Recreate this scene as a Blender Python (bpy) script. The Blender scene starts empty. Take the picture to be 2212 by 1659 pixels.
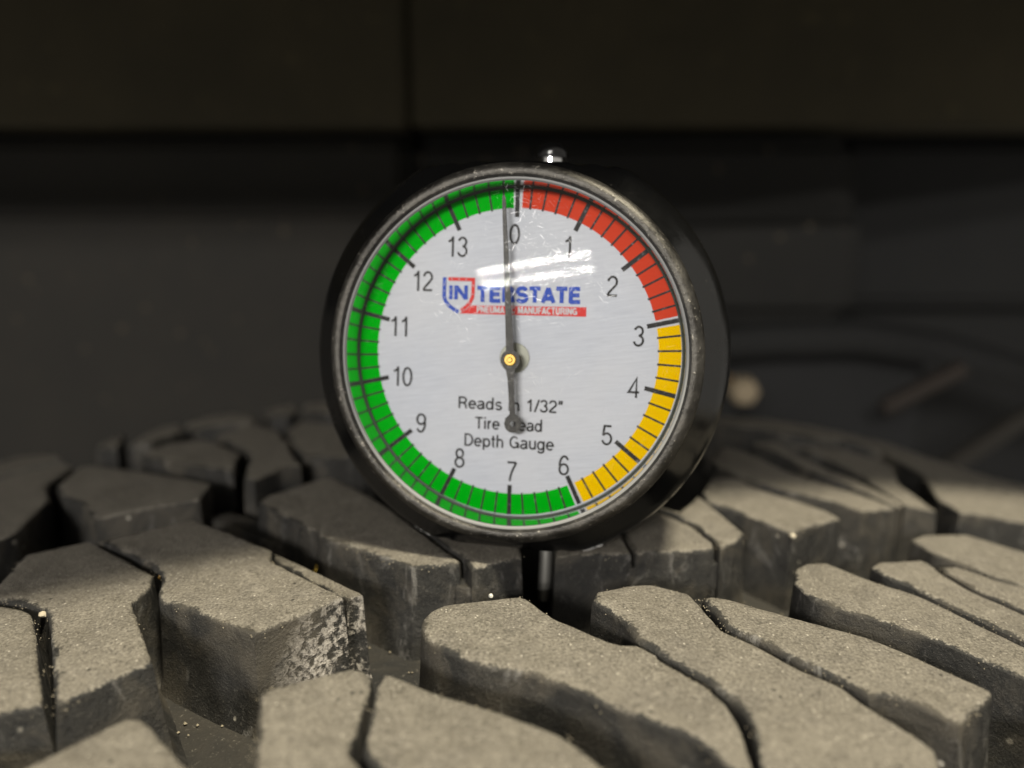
import bpy, bmesh, math, random
from mathutils import Vector, Matrix, noise
from mathutils.geometry import delaunay_2d_cdt, tessellate_polygon

random.seed(7)
MM = 0.001                      # every number below is in millimetres
scene = bpy.context.scene
col = scene.collection
R = math.radians

# ------------------------------------------------------------------ camera
cam_data = bpy.data.cameras.new('camera')
cam = bpy.data.objects.new('camera', cam_data)
col.objects.link(cam)
cam.location = Vector((-2.297, -107.226, 44.149)) * MM
cam.rotation_euler = (R(90 - 11.5), 0, 0)
cam_data.sensor_width = 36.0
cam_data.lens = 36.0 * 1650.0 / 2212.0
cam_data.clip_start = 0.002
cam_data.clip_end = 20.0
cam_data.dof.use_dof = True
cam_data.dof.focus_distance = 0.0915
cam_data.dof.aperture_fstop = 11.0
scene.camera = cam

# ------------------------------------------------------------------ world
world = bpy.data.worlds.new('World')
scene.world = world
world.use_nodes = True
wbg = world.node_tree.nodes['Background']
wbg.inputs['Color'].default_value = (1.0, 0.95, 0.86, 1)
wbg.inputs['Strength'].default_value = 0.40

# ------------------------------------------------------------------ lamps
def area(name, p0, p1, width, watts, colour, target):
    """a fluorescent tube from p0 to p1 (mm), shining towards target"""
    p0, p1, target = Vector(p0), Vector(p1), Vector(target)
    mid = (p0 + p1) / 2
    L = bpy.data.lights.new(name, 'AREA')
    L.shape = 'RECTANGLE'
    L.size = (p1 - p0).length * MM
    L.size_y = width * MM
    L.energy = watts
    L.color = colour
    o = bpy.data.objects.new(name, L)
    col.objects.link(o)
    x = (p1 - p0).normalized()
    z = (mid - target)
    z = (z - x * z.dot(x)).normalized()
    y = z.cross(x)
    o.matrix_world = Matrix(((x.x, y.x, z.x, mid.x * MM), (x.y, y.y, z.y, mid.y * MM), (x.z, y.z, z.z, mid.z * MM), (0, 0, 0, 1)))
    return o

area('shop_tube', (-932, -1665, 670), (-289, -1835, 806), 11, 14.5, (1.0, 0.965, 0.91), (0, 0, 30))
area('shop_tube', (-905, -1720, 600), (-260, -1890, 735), 11, 14.5, (1.0, 0.965, 0.91), (0, 0, 30))
area('ceiling_light', (230, -470, 1500), (470, -430, 1500), 70, 52, (1.0, 0.92, 0.72), (0, -20, 0))

scene.view_settings.view_transform = 'Standard'
scene.view_settings.look = 'None'
scene.view_settings.exposure = 0.0
scene.view_settings.gamma = 1.0
scene.cycles.use_denoising = True
scene.cycles.max_bounces = 8
scene.cycles.transparent_max_bounces = 12
scene.cycles.caustics_reflective = False
scene.cycles.caustics_refractive = False
scene.cycles.sample_clamp_indirect = 4.0

# ------------------------------------------------------------------ object helpers
def link(name, mesh, parent=None):
    o = bpy.data.objects.new(name, mesh)
    col.objects.link(o)
    if parent:
        o.parent = parent
    return o

def thing(name, label, category, loc=(0, 0, 0)):
    o = bpy.data.objects.new(name, None)
    o.empty_display_size = 0.01
    o.location = Vector(loc) * MM
    col.objects.link(o)
    o['label'] = label
    o['category'] = category
    return o

def mesh_from(name, verts, faces, mats, mat_idx=None, smooth=None):
    m = bpy.data.meshes.new(name)
    m.from_pydata([tuple(c * MM for c in v) for v in verts], [], faces)
    for mt in (mats if isinstance(mats, (list, tuple)) else [mats]):
        m.materials.append(mt)
    if mat_idx:
        m.polygons.foreach_set('material_index', mat_idx)
    if smooth is not None:
        m.polygons.foreach_set('use_smooth', [True] * len(m.polygons))
        m.set_sharp_from_angle(angle=R(smooth))
    m.update()
    return m

def lathe(name, profile, mats, seg=128, mat_of=None, ymin=None, smooth=35, close=False, ymax=None):
    """profile: (radius, z) pairs turned about z"""
    verts, faces, idx = [], [], []
    n = len(profile)
    for i in range(seg):
        a = 2 * math.pi * i / seg
        for r, z in profile:
            x, y = r * math.cos(a), r * math.sin(a)
            if ymin is not None:
                y = max(y, ymin)
            if ymax is not None:
                y = min(y, ymax)
            verts.append((x, y, z))
    rng = n if close else n - 1
    for i in range(seg):
        j = (i + 1) % seg
        for k in range(rng):
            k2 = (k + 1) % n
            faces.append((i * n + k, j * n + k, j * n + k2, i * n + k2))
            idx.append(mat_of[k] if mat_of else 0)
    m = mesh_from(name, verts, faces, mats, idx, None)
    bm = bmesh.new(); bm.from_mesh(m)
    bmesh.ops.remove_doubles(bm, verts=bm.verts, dist=1e-6)
    bmesh.ops.recalc_face_normals(bm, faces=bm.faces)
    bm.to_mesh(m); bm.free()
    m.polygons.foreach_set('use_smooth', [True] * len(m.polygons))
    m.set_sharp_from_angle(angle=R(smooth))
    return m

# ------------------------------------------------------------------ material helpers
class Mat:
    def __init__(s, name):
        s.m = bpy.data.materials.new(name)
        s.m.use_nodes = True
        s.t = s.m.node_tree
        s.b = s.t.nodes['Principled BSDF']
        s.out = s.t.nodes['Material Output']
        s._pos = None
    def n(s, kind, **kw):
        nd = s.t.nodes.new(kind)
        for k, v in kw.items():
            if k in nd.inputs:
                nd.inputs[k].default_value = v
            else:
                setattr(nd, k, v)
        return nd
    def l(s, a, b):
        s.t.links.new(a, b)
    def pos(s, scale=None, rot=None, space='Position'):
        if space == 'Position':
            src = s.n('ShaderNodeNewGeometry').outputs['Position']
        else:
            src = s.n('ShaderNodeTexCoord').outputs['Object']
        if scale is None:
            return src
        mp = s.n('ShaderNodeMapping')
        mp.inputs['Scale'].default_value = scale
        if rot:
            mp.inputs['Rotation'].default_value = rot
        s.l(src, mp.inputs['Vector'])
        return mp.outputs['Vector']
    def turned(s, deg, scale):
        """object coordinates turned about z, then stretched"""
        a = s.n('ShaderNodeMapping')
        a.inputs['Rotation'].default_value = (0, 0, R(deg))
        s.l(s.n('ShaderNodeTexCoord').outputs['Object'], a.inputs['Vector'])
        b = s.n('ShaderNodeMapping')
        b.inputs['Scale'].default_value = scale
        s.l(a.outputs['Vector'], b.inputs['Vector'])
        return b.outputs['Vector']
    def noise(s, vec, scale, detail=4, rough=0.6, distortion=0.0):
        nd = s.n('ShaderNodeTexNoise')
        nd.inputs['Scale'].default_value = scale
        nd.inputs['Detail'].default_value = detail
        nd.inputs['Roughness'].default_value = rough
        nd.inputs['Distortion'].default_value = distortion
        s.l(vec, nd.inputs['Vector'])
        return nd.outputs['Fac']
    def voro(s, vec, scale, feature='F1'):
        nd = s.n('ShaderNodeTexVoronoi')
        nd.feature = feature
        nd.inputs['Scale'].default_value = scale
        s.l(vec, nd.inputs['Vector'])
        return nd
    def ramp(s, fac, stops):
        nd = s.n('ShaderNodeValToRGB')
        els = nd.color_ramp.elements
        while len(els) < len(stops):
            els.new(0.5)
        for e, (p, c) in zip(els, stops):
            e.position = p
            e.color = (c, c, c, 1) if not isinstance(c, tuple) else (*c, 1)
        s.l(fac, nd.inputs['Fac'])
        return nd.outputs['Color']
    def mix(s, fac, a, b, blend='MIX'):
        nd = s.n('ShaderNodeMix', data_type='RGBA', blend_type=blend)
        for sock, v in ((nd.inputs[0], fac), (nd.inputs[6], a), (nd.inputs[7], b)):
            if hasattr(v, 'links'):
                s.l(v, sock)
            elif isinstance(v, tuple):
                sock.default_value = (*v, 1)
            else:
                sock.default_value = v
        return nd.outputs[2]
    def math(s, op, a, b=None):
        nd = s.n('ShaderNodeMath', operation=op)
        for sock, v in zip(nd.inputs, (a, b)):
            if v is None:
                continue
            if hasattr(v, 'links'):
                s.l(v, sock)
            else:
                sock.default_value = v
        return nd.outputs[0]
    def bump(s, height, strength, dist):
        nd = s.n('ShaderNodeBump')
        nd.inputs['Strength'].default_value = strength
        nd.inputs['Distance'].default_value = dist
        s.l(height, nd.inputs['Height'])
        s.l(nd.outputs['Normal'], s.b.inputs['Normal'])
    def set(s, **kw):
        for k, v in kw.items():
            sock = s.b.inputs[k.replace('_', ' ')]
            if hasattr(v, 'links'):
                s.l(v, sock)
            elif isinstance(v, tuple):
                sock.default_value = (*v, 1)
            else:
                sock.default_value = v
        return s

def plain(name, colour, rough=0.5, metal=0.0, **kw):
    return Mat(name).set(Base_Color=colour, Roughness=rough, Metallic=metal, **kw).m

# ---- rubber: worn, dusty running surface on top, blacker walls with dried mud and chalky scuffs below;
# a per-vertex "dust" value says how far the grey running-surface dust reaches over the rounded edges
def make_block_rubber(name, crust=0.0, at=(0, 0, 0), at_r=1.0):
    s = Mat(name)
    p = s.pos()
    big = s.noise(p, 55, 5, 0.6)
    mid = s.noise(p, 480, 5, 0.65)
    fine = s.noise(p, 3000, 4, 0.75)
    c = s.mix(s.ramp(big, [(0.3, 0.0), (0.7, 1.0)]), (0.120, 0.107, 0.086), (0.186, 0.167, 0.136))
    c = s.mix(s.ramp(mid, [(0.38, 0.0), (0.72, 0.8)]), c, (0.228, 0.206, 0.170))
    c = s.mix(s.ramp(s.noise(p, 210, 4, 0.6, 0.5), [(0.50, 0.0), (0.68, 0.35)]), c, (0.100, 0.090, 0.080))
    c = s.mix(s.ramp(fine, [(0.35, 0.85), (0.49, 0.0)]), c, (0.050, 0.045, 0.037))
    c = s.mix(s.ramp(fine, [(0.53, 0.0), (0.67, 0.75)]), c, (0.34, 0.312, 0.262))
    for sc, lim, rad, colr in ((520, 0.93, 0.13, (0.42, 0.38, 0.31)), (1900, 0.80, 0.26, (0.52, 0.48, 0.41)), (900, 0.86, 0.28, (0.04, 0.036, 0.03))):  # specks and pores; the finest pale spots are glints painted into the colour
        v = s.voro(p, sc)
        keep = s.ramp(v.outputs['Color'], [(lim, 0.0), (lim + 0.03, 1.0)])
        spot = s.ramp(v.outputs['Distance'], [(rad * 0.6, 1.0), (rad, 0.0)])
        c = s.mix(s.math('MULTIPLY', keep, spot), c, colr)
    # walls
    wb = s.noise(p, 90, 5, 0.65, 0.6)
    w = s.mix(s.ramp(mid, [(0.3, 0.0), (0.7, 1.0)]), (0.011, 0.0108, 0.0103), (0.032, 0.030, 0.0265))
    w = s.mix(s.ramp(wb, [(0.47, 0.0), (0.66, 0.85)]), w, (0.086, 0.075, 0.058))
    w = s.mix(s.ramp(fine, [(0.60, 0.0), (0.72, 0.7)]), w, (0.19, 0.175, 0.15))
    sc = s.noise(s.pos((1.0, 1.0, 0.45)), 150, 8, 0.78, 1.2)
    w = s.mix(s.ramp(sc, [(0.56, 0.0), (0.70, 0.75)]), w, (0.26, 0.247, 0.228))
    v = s.voro(p, 520)
    keep = s.ramp(v.outputs['Color'], [(0.86, 0.0), (0.9, 1.0)])
    spot = s.ramp(v.outputs['Distance'], [(0.12, 1.0), (0.22, 0.0)])
    w = s.mix(s.math('MULTIPLY', keep, spot), w, (0.42, 0.39, 0.33))
    h = s.math('ADD', s.math('MULTIPLY', fine, 0.75), s.math('MULTIPLY', mid, 0.8))
    if crust:
        k1 = s.noise(p, 1000, 5, 0.62, 0.3)
        k2 = s.noise(p, 150, 3, 0.6)
        mask = s.ramp(s.math('ADD', s.math('MULTIPLY', k1, 0.7), s.math('MULTIPLY', k2, 0.4)), [(0.50, 0.0), (0.58, 1.0)])
        dn = s.n('ShaderNodeVectorMath', operation='DISTANCE')
        s.l(p, dn.inputs[0])
        dn.inputs[1].default_value = tuple(q * MM for q in at)
        fall = s.n('ShaderNodeMapRange')
        fall.inputs['From Min'].default_value = at_r * 0.60 * MM
        fall.inputs['From Max'].default_value = at_r * MM
        fall.inputs['To Min'].default_value = 1.0
        fall.inputs['To Max'].default_value = 0.0
        s.l(s.math('ADD', dn.outputs['Value'], s.math('MULTIPLY', k2, 0.004)), fall.inputs['Value'])
        mask = s.math('MULTIPLY', mask, fall.outputs['Result'])
        cr = s.mix(s.ramp(fine, [(0.35, 0.0), (0.65, 1.0)]), (0.24, 0.215, 0.185), (0.56, 0.52, 0.47))
        w = s.mix(s.math('MULTIPLY', mask, crust), w, cr)
        h = s.math('ADD', h, s.math('MULTIPLY', mask, 1.2))
    at_ = s.n('ShaderNodeAttribute')
    at_.attribute_name = 'dust'
    reach = s.math('ADD', at_.outputs['Fac'], s.math('ADD', s.math('MULTIPLY', s.math('SUBTRACT', mid, 0.5), 1.1), s.math('MULTIPLY', s.math('SUBTRACT', fine, 0.5), 0.9)))
    k = s.ramp(reach, [(0.44, 0.0), (0.64, 1.0)])
    s.set(Base_Color=s.mix(k, w, c), Roughness=s.ramp(mid, [(0.3, 0.50), (0.7, 0.78)]), Specular_IOR_Level=0.42)
    s.bump(h, 1.0, 0.00034)
    return s.m

def make_floor():
    s = Mat('groove_floor_rubber')
    p = s.pos()
    big = s.noise(p, 70, 6, 0.7, 0.5)
    fine = s.noise(p, 1800, 4, 0.75)
    c = s.mix(s.ramp(big, [(0.4, 0.0), (0.65, 1.0)]), (0.012, 0.0115, 0.0105), (0.032, 0.028, 0.022))
    c = s.mix(s.ramp(fine, [(0.6, 0.0), (0.75, 0.8)]), c, (0.22, 0.20, 0.165))
    s.set(Base_Color=c, Roughness=0.8)
    s.bump(fine, 0.8, 0.0003)
    return s.m

M_rubber, M_crust, M_floor = make_block_rubber('dusty_tread_rubber'), make_block_rubber('crusted_tread_rubber', 1.0, (-20.5, -22.5, -9.0), 13.5), make_floor()

# ---- gauge materials
def make_housing():
    s = Mat('black_gauge_enamel')
    p = s.pos()
    a = s.noise(p, 900, 5, 0.7)
    b = s.noise(p, 130, 4, 0.6)
    c = s.mix(s.ramp(a, [(0.66, 0.0), (0.76, 0.6)]), (0.004, 0.004, 0.004), (0.08, 0.074, 0.064))
    v = s.voro(p, 650)
    keep = s.ramp(v.outputs['Color'], [(0.93, 0.0), (0.95, 1.0)])
    spot = s.ramp(v.outputs['Distance'], [(0.10, 1.0), (0.16, 0.0)])
    c = s.mix(s.math('MULTIPLY', keep, spot), c, (0.62, 0.6, 0.56))
    s.set(Base_Color=c, Roughness=s.ramp(b, [(0.35, 0.10), (0.7, 0.30)]), Specular_IOR_Level=0.6)
    s.bump(a, 0.15, 0.0001)
    return s.m

def make_bezel():
    s = Mat('scuffed_gunmetal')
    p = s.pos()
    a = s.noise(p, 1500, 4, 0.75)
    b = s.noise(p, 260, 5, 0.65)
    c = s.mix(s.ramp(b, [(0.35, 0.0), (0.7, 1.0)]), (0.036, 0.034, 0.031), (0.115, 0.108, 0.096))
    c = s.mix(s.ramp(a, [(0.62, 0.0), (0.72, 0.8)]), c, (0.50, 0.46, 0.39))
    s.set(Base_Color=c, Metallic=s.ramp(a, [(0.58, 0.85), (0.7, 0.2)]), Roughness=s.ramp(b, [(0.3, 0.30), (0.7, 0.52)]))
    s.bump(a, 0.7, 0.00016)
    return s.m

def make_dial():
    s = Mat('brushed_silver_dial')
    p = s.turned(-9, (16.0, 260.0, 260.0))
    st = s.noise(p, 14, 6, 0.75)
    q = s.pos(None, None, 'Object')
    cl = s.noise(q, 60, 3, 0.5)
    c = s.mix(s.ramp(st, [(0.34, 0.0), (0.66, 1.0)]), (0.50, 0.525, 0.585), (0.61, 0.637, 0.70))
    c = s.mix(s.ramp(cl, [(0.4, 0.0), (0.75, 0.5)]), c, (0.66, 0.665, 0.68))
    s.set(Base_Color=c, Roughness=0.5, Specular_IOR_Level=0.15)
    s.bump(st, 0.12, 0.00005)
    return s.m

def printed(name, colour, rough=0.45):
    s = Mat(name)
    q = s.pos((40, 300, 300), (0, 0, 0), 'Object')
    st = s.noise(q, 10, 4, 0.6)
    lo = tuple(v * 0.86 for v in colour)
    s.set(Base_Color=s.mix(st, lo, colour), Roughness=rough, Specular_IOR_Level=0.0)
    return s.m

def make_ink(name='black_print', colour=(0.03, 0.029, 0.028)):
    s = Mat(name)
    w = s.noise(s.pos(), 1700, 4, 0.7)
    c = s.mix(s.ramp(w, [(0.56, 0.0), (0.74, 0.55)]), colour, (0.42, 0.42, 0.43))
    s.set(Base_Color=c, Roughness=0.5, Specular_IOR_Level=0.1)
    return s.m

def make_crystal():
    """clear plastic window: no tint, fresnel gloss, hazed by fine scratches"""
    s = Mat('scratched_clear_plastic')
    s.t.nodes.remove(s.b)
    tr = s.n('ShaderNodeBsdfTransparent')
    gl = s.n('ShaderNodeBsdfGlossy'); gl.inputs['Roughness'].default_value = 0.02
    hz = s.n('ShaderNodeBsdfGlossy'); hz.inputs['Roughness'].default_value = 0.36
    df = s.n('ShaderNodeBsdfDiffuse'); df.inputs['Color'].default_value = (0.85, 0.85, 0.86, 1)
    fr = s.n('ShaderNodeFresnel'); fr.inputs['IOR'].default_value = 1.19
    m1 = s.n('ShaderNodeMixShader'); m2 = s.n('ShaderNodeMixShader'); m3 = s.n('ShaderNodeMixShader')
    q = s.pos(None, None, 'Object')
    blot = s.noise(q, 85, 3, 0.6)
    sc = None
    for ang, sx in ((20, 9), (-38, 12), (75, 8), (-70, 10)):
        st = s.noise(s.turned(ang, (420.0, sx * 7.0, 1.0)), 9, 2, 0.5, 0.35)
        f = s.ramp(st, [(0.665, 0.0), (0.71, 1.0)])
        sc = f if sc is None else s.math('MAXIMUM', sc, f)
    speck = s.ramp(s.noise(q, 1500, 3, 0.7), [(0.62, 0.0), (0.74, 1.0)])
    patch = s.ramp(blot, [(0.44, 0.0), (0.66, 1.0)])
    dn = s.n('ShaderNodeVectorMath', operation='DISTANCE')
    s.l(q, dn.inputs[0])
    dn.inputs[1].default_value = (0.002, 0.009, 0.0)
    near = s.n('ShaderNodeMapRange')
    for k_, v_ in (('From Min', 0.006), ('From Max', 0.016), ('To Min', 1.0), ('To Max', 0.22)):
        near.inputs[k_].default_value = v_
    s.l(dn.outputs['Value'], near.inputs['Value'])
    patch = s.math('MULTIPLY', patch, near.outputs['Result'])
    scr = s.math('MULTIPLY', sc, patch)
    bp = s.n('ShaderNodeBump')
    bp.inputs['Strength'].default_value = 0.013
    bp.inputs['Distance'].default_value = 0.00003
    s.l(s.math('ADD', s.noise(s.pos((1.0, 2.2, 1.0), (0, 0, R(-35)), 'Object'), 300, 2, 0.5), s.math('MULTIPLY', sc, 1.2)), bp.inputs['Height'])
    s.l(bp.outputs['Normal'], gl.inputs['Normal'])
    s.l(fr.outputs[0], m1.inputs[0]); s.l(tr.outputs[0], m1.inputs[1]); s.l(gl.outputs[0], m1.inputs[2])
    hzf = s.math('ADD', s.math('MULTIPLY', scr, 0.22), s.math('ADD', s.math('MULTIPLY', s.math('MULTIPLY', speck, patch), 0.04), 0.0008))
    s.l(hzf, m2.inputs[0]); s.l(m1.outputs[0], m2.inputs[1]); s.l(hz.outputs[0], m2.inputs[2])
    dff = s.math('ADD', s.math('MULTIPLY', scr, 0.07), s.math('MULTIPLY', s.math('MULTIPLY', speck, patch), 0.02))
    s.l(dff, m3.inputs[0]); s.l(m2.outputs[0], m3.inputs[1]); s.l(df.outputs[0], m3.inputs[2])
    s.l(m3.outputs[0], s.out.inputs['Surface'])
    return s.m

M_house, M_bezel, M_dial, M_crystal = make_housing(), make_bezel(), make_dial(), make_crystal()
M_green = printed('green_print', (0.001, 0.45, 0.008))
M_red = printed('red_print', (0.68, 0.068, 0.032))
M_yellow = printed('yellow_print', (0.95, 0.585, 0.0))
M_white = printed('white_print', (0.64, 0.65, 0.68))
M_blue = make_ink('blue_print', (0.035, 0.085, 0.46))
M_redink = make_ink('red_logo_print', (0.68, 0.045, 0.04))
M_ink = make_ink()
M_wall = plain('polished_inner_wall', (0.86, 0.86, 0.84), 0.12, 0.95)
M_dark = plain('dark_gap', (0.022, 0.03, 0.018), 0.5)
M_brass = plain('brass', (0.72, 0.46, 0.12), 0.28, 1.0)
M_chrome = plain('chrome', (0.82, 0.82, 0.82), 0.08, 1.0)
M_steel = plain('dull_steel', (0.40, 0.39, 0.36), 0.45, 0.8)
M_blackplastic = plain('black_plastic', (0.012, 0.012, 0.012), 0.3)
def make_pointer():
    s = Mat('worn_black_pointer')
    w = s.noise(s.pos(), 1400, 4, 0.7)
    s.set(Base_Color=s.mix(s.ramp(w, [(0.5, 0.0), (0.75, 0.7)]), (0.034, 0.032, 0.028), (0.16, 0.153, 0.135)), Roughness=0.55)
    return s.m
M_pointer = make_pointer()
M_washer = plain('oily_washer', (0.24, 0.245, 0.20), 0.4, 0.4)
M_lip = plain('lit_edge_rim', (0.26, 0.26, 0.255), 0.18)  # opaque pale grey stands in for light caught by the clear edge

# ================================================================== TYRE
R1, R2, X0 = 500.0, 2000.0, -12.0
C0 = X0 * X0 / (2 * R1)
DEPTH = 13.0
def crown(x, y):
    z = -(x - X0) ** 2 / (2 * R1) - y * y / (2 * R2) + C0
    return z

tire = thing('truck_tire', 'dusty black truck tire with deep chunky tread blocks filling the foreground', 'tire', (0, 0, -DEPTH))
TL = Vector((0, 0, -DEPTH))       # tyre-local offset in mm

def base_sheet():
    xs = [i * 4.0 for i in range(-48, 49)]
    prof = [(-150, -62), (-146, -40), (-138, -24), (-124, -15), (-110, DEPTH * -1.0)]
    ys = [None] * 0
    rows = []
    for y, z in prof:
        rows.append((y, z))
    y = -104.0
    while y <= 100:
        rows.append((y, -DEPTH)); y += 4.0
    rows += [(104, -DEPTH - 0.6), (108, -14.5), (114, -20), (118, -32), (120, -60)]
    verts, faces = [], []
    for x in xs:
        for y, z in rows:
            zz = crown(x, max(-104, min(104, y))) + z + 0.35 * noise.noise(Vector((x, y, 3.0)) * 0.12)
            verts.append((x - TL.x, y - TL.y, zz - TL.z))
    n = len(rows)
    for i in range(len(xs) - 1):
        for k in range(n - 1):
            faces.append((i * n + k, (i + 1) * n + k, (i + 1) * n + k + 1, i * n + k + 1))
    return link('tread_base', mesh_from('tread_base', verts, faces, M_floor, None, 40), tire)
base_sheet()

def resample(poly, step=0.95):
    out = []
    n = len(poly)
    for i in range(n):
        a, b = Vector(poly[i]), Vector(poly[(i + 1) % n])
        k = max(1, round((b - a).length / step))
        for j in range(k):
            out.append(a.lerp(b, j / k))
    # soften the corners a little
    m = len(out)
    return [out[i - 1] * 0.08 + out[i] * 0.84 + out[(i + 1) % m] * 0.08 for i in range(m)]

def offset(pts, d):
    """move every outline point outwards by d (negative: inwards); pts run anticlockwise"""
    n = len(pts)
    out = []
    for i in range(n):
        a, b, c = pts[i - 1], pts[i], pts[(i + 1) % n]
        e1, e2 = (b - a), (c - b)
        if e1.length < 1e-6 or e2.length < 1e-6:
            out.append(b.copy()); continue
        n1 = Vector((e1.y, -e1.x)).normalized()
        n2 = Vector((e2.y, -e2.x)).normalized()
        v = n1 + n2
        if v.length < 0.3:
            out.append(b + n1 * d); continue
        v.normalize()
        k = min(1.6, 1.0 / max(0.35, v.dot(n1)))
        out.append(b + v * d * k)
    return out

OUTLINES = []
def block(name, poly, lower=0.0, depth=DEPTH, draft=0.55, edge=0.55, mat=None, label=None, seed=0, bare=False):
    pts = [Vector(p) for p in poly]
    ar = sum(pts[i - 1].x * pts[i].y - pts[i].x * pts[i - 1].y for i in range(len(pts)))
    if ar < 0:
        pts.reverse()
    pts = resample(pts)
    for i, p in enumerate(pts):
        j = noise.noise_vector(Vector((p.x * 0.55, p.y * 0.55, seed * 3.7)))
        k = noise.noise_vector(Vector((p.x * 2.1, p.y * 2.1, seed * 1.3)))
        p.x += 0.12 * j.x + 0.07 * k.x; p.y += 0.12 * j.y + 0.07 * k.y
    n = len(pts)
    if not bare and not lower:
        OUTLINES.append([(p.x, p.y) for p in pts])
    rings = [(offset(pts, -edge), 0.0), (offset(pts, -edge * 0.45), -edge * 0.16), (offset(pts, -edge * 0.08), -edge * 0.55), (pts, -edge * 1.15),
             (offset(pts, draft * 0.35), -depth * 0.42), (offset(pts, draft * 0.8), -depth * 0.85), (offset(pts, draft * 2.2), -depth - 0.6)]
    reach = (0.80, 0.66, 0.46, 0.22, 0.0, 0.0, 0.0)
    # edges that face the near left take a lower dust value than the others
    side = []
    for i in range(n):
        e = pts[(i + 1) % n] - pts[i - 1]
        o_ = Vector((e.y, -e.x)).normalized() if e.length > 1e-6 else Vector((1, 0))
        side.append(max(0.0, o_.dot(Vector((-0.75, -0.66)))) * (0.6 + 0.7 * noise.noise(Vector((pts[i].x * 0.3, pts[i].y * 0.3, 4.0)))))
    c = sum((p for p in pts), Vector((0, 0))) / n
    cz = crown(c.x, c.y) - depth
    verts, faces, dust = [], [], []
    # interior points make the top follow the crown
    inner = rings[0][0]
    xs = [p.x for p in inner]; ys = [p.y for p in inner]
    grid = []
    g = 2.0
    y = min(ys) + g * 0.5
    while y < max(ys):
        x = min(xs) + g * 0.5
        while x < max(xs):
            grid.append(Vector((x + random.uniform(-.5, .5), y + random.uniform(-.5, .5))))
            x += g
        y += g
    co, _, fs, *_r = delaunay_2d_cdt([p.copy() for p in inner] + grid, [(i, (i + 1) % n) for i in range(n)], [list(range(n))], 1, 1e-5)
    for p in co:
        w = 0.16 * noise.noise(Vector((p.x * 0.16, p.y * 0.16, 9.1))) + 0.035 * noise.noise(Vector((p.x * 1.1, p.y * 1.1, 2.0)))
        verts.append((p.x, p.y, crown(p.x, p.y) - lower + w))
        dust.append(0.0 if bare else 1.05)
    for f in fs:
        f = list(f)
        a, b, d = (Vector(verts[f[k]]) for k in range(3))
        if (b - a).cross(d - a).z < 0:
            f.reverse()
        faces.append(f)
    # the first ring reuses the triangulation's outline points
    prev = []
    for i, p in enumerate(inner):
        q = min(range(len(co)), key=lambda k: (co[k] - p).length_squared)
        prev.append(q)
        if not bare:
            dust[q] = reach[0] - 0.35 * side[i]
    for ri, (ring, dz) in enumerate(rings[1:]):
        cur = []
        for i, p in enumerate(ring):
            if ri > 2:
                q = noise.noise_vector(Vector((p.x * 0.4, p.y * 0.4, dz + seed)))
                p = p + Vector((q.x, q.y)) * 0.12
            cur.append(len(verts))
            verts.append((p.x, p.y, crown(p.x, p.y) - lower + dz))
            dust.append(0.0 if bare else max(0.0, reach[ri + 1] - 0.45 * side[i]))
        for i in range(n):
            j = (i + 1) % n
            faces.append((prev[i], cur[i], cur[j], prev[j]))
        prev = cur
    verts = [(v[0] - c.x, v[1] - c.y, v[2] - cz) for v in verts]
    faces = [tuple(dict.fromkeys(f)) for f in faces]
    m = mesh_from(name, verts, [f for f in faces if len(f) > 2], mat or M_rubber, None, 38)
    at = m.attributes.new('dust', 'FLOAT', 'POINT')
    at.data.foreach_set('value', dust)
    o = link(name, m, tire)
    o.location = (Vector((c.x, c.y, cz)) - TL) * MM
    if label:
        o['label'] = label
    return o

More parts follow.
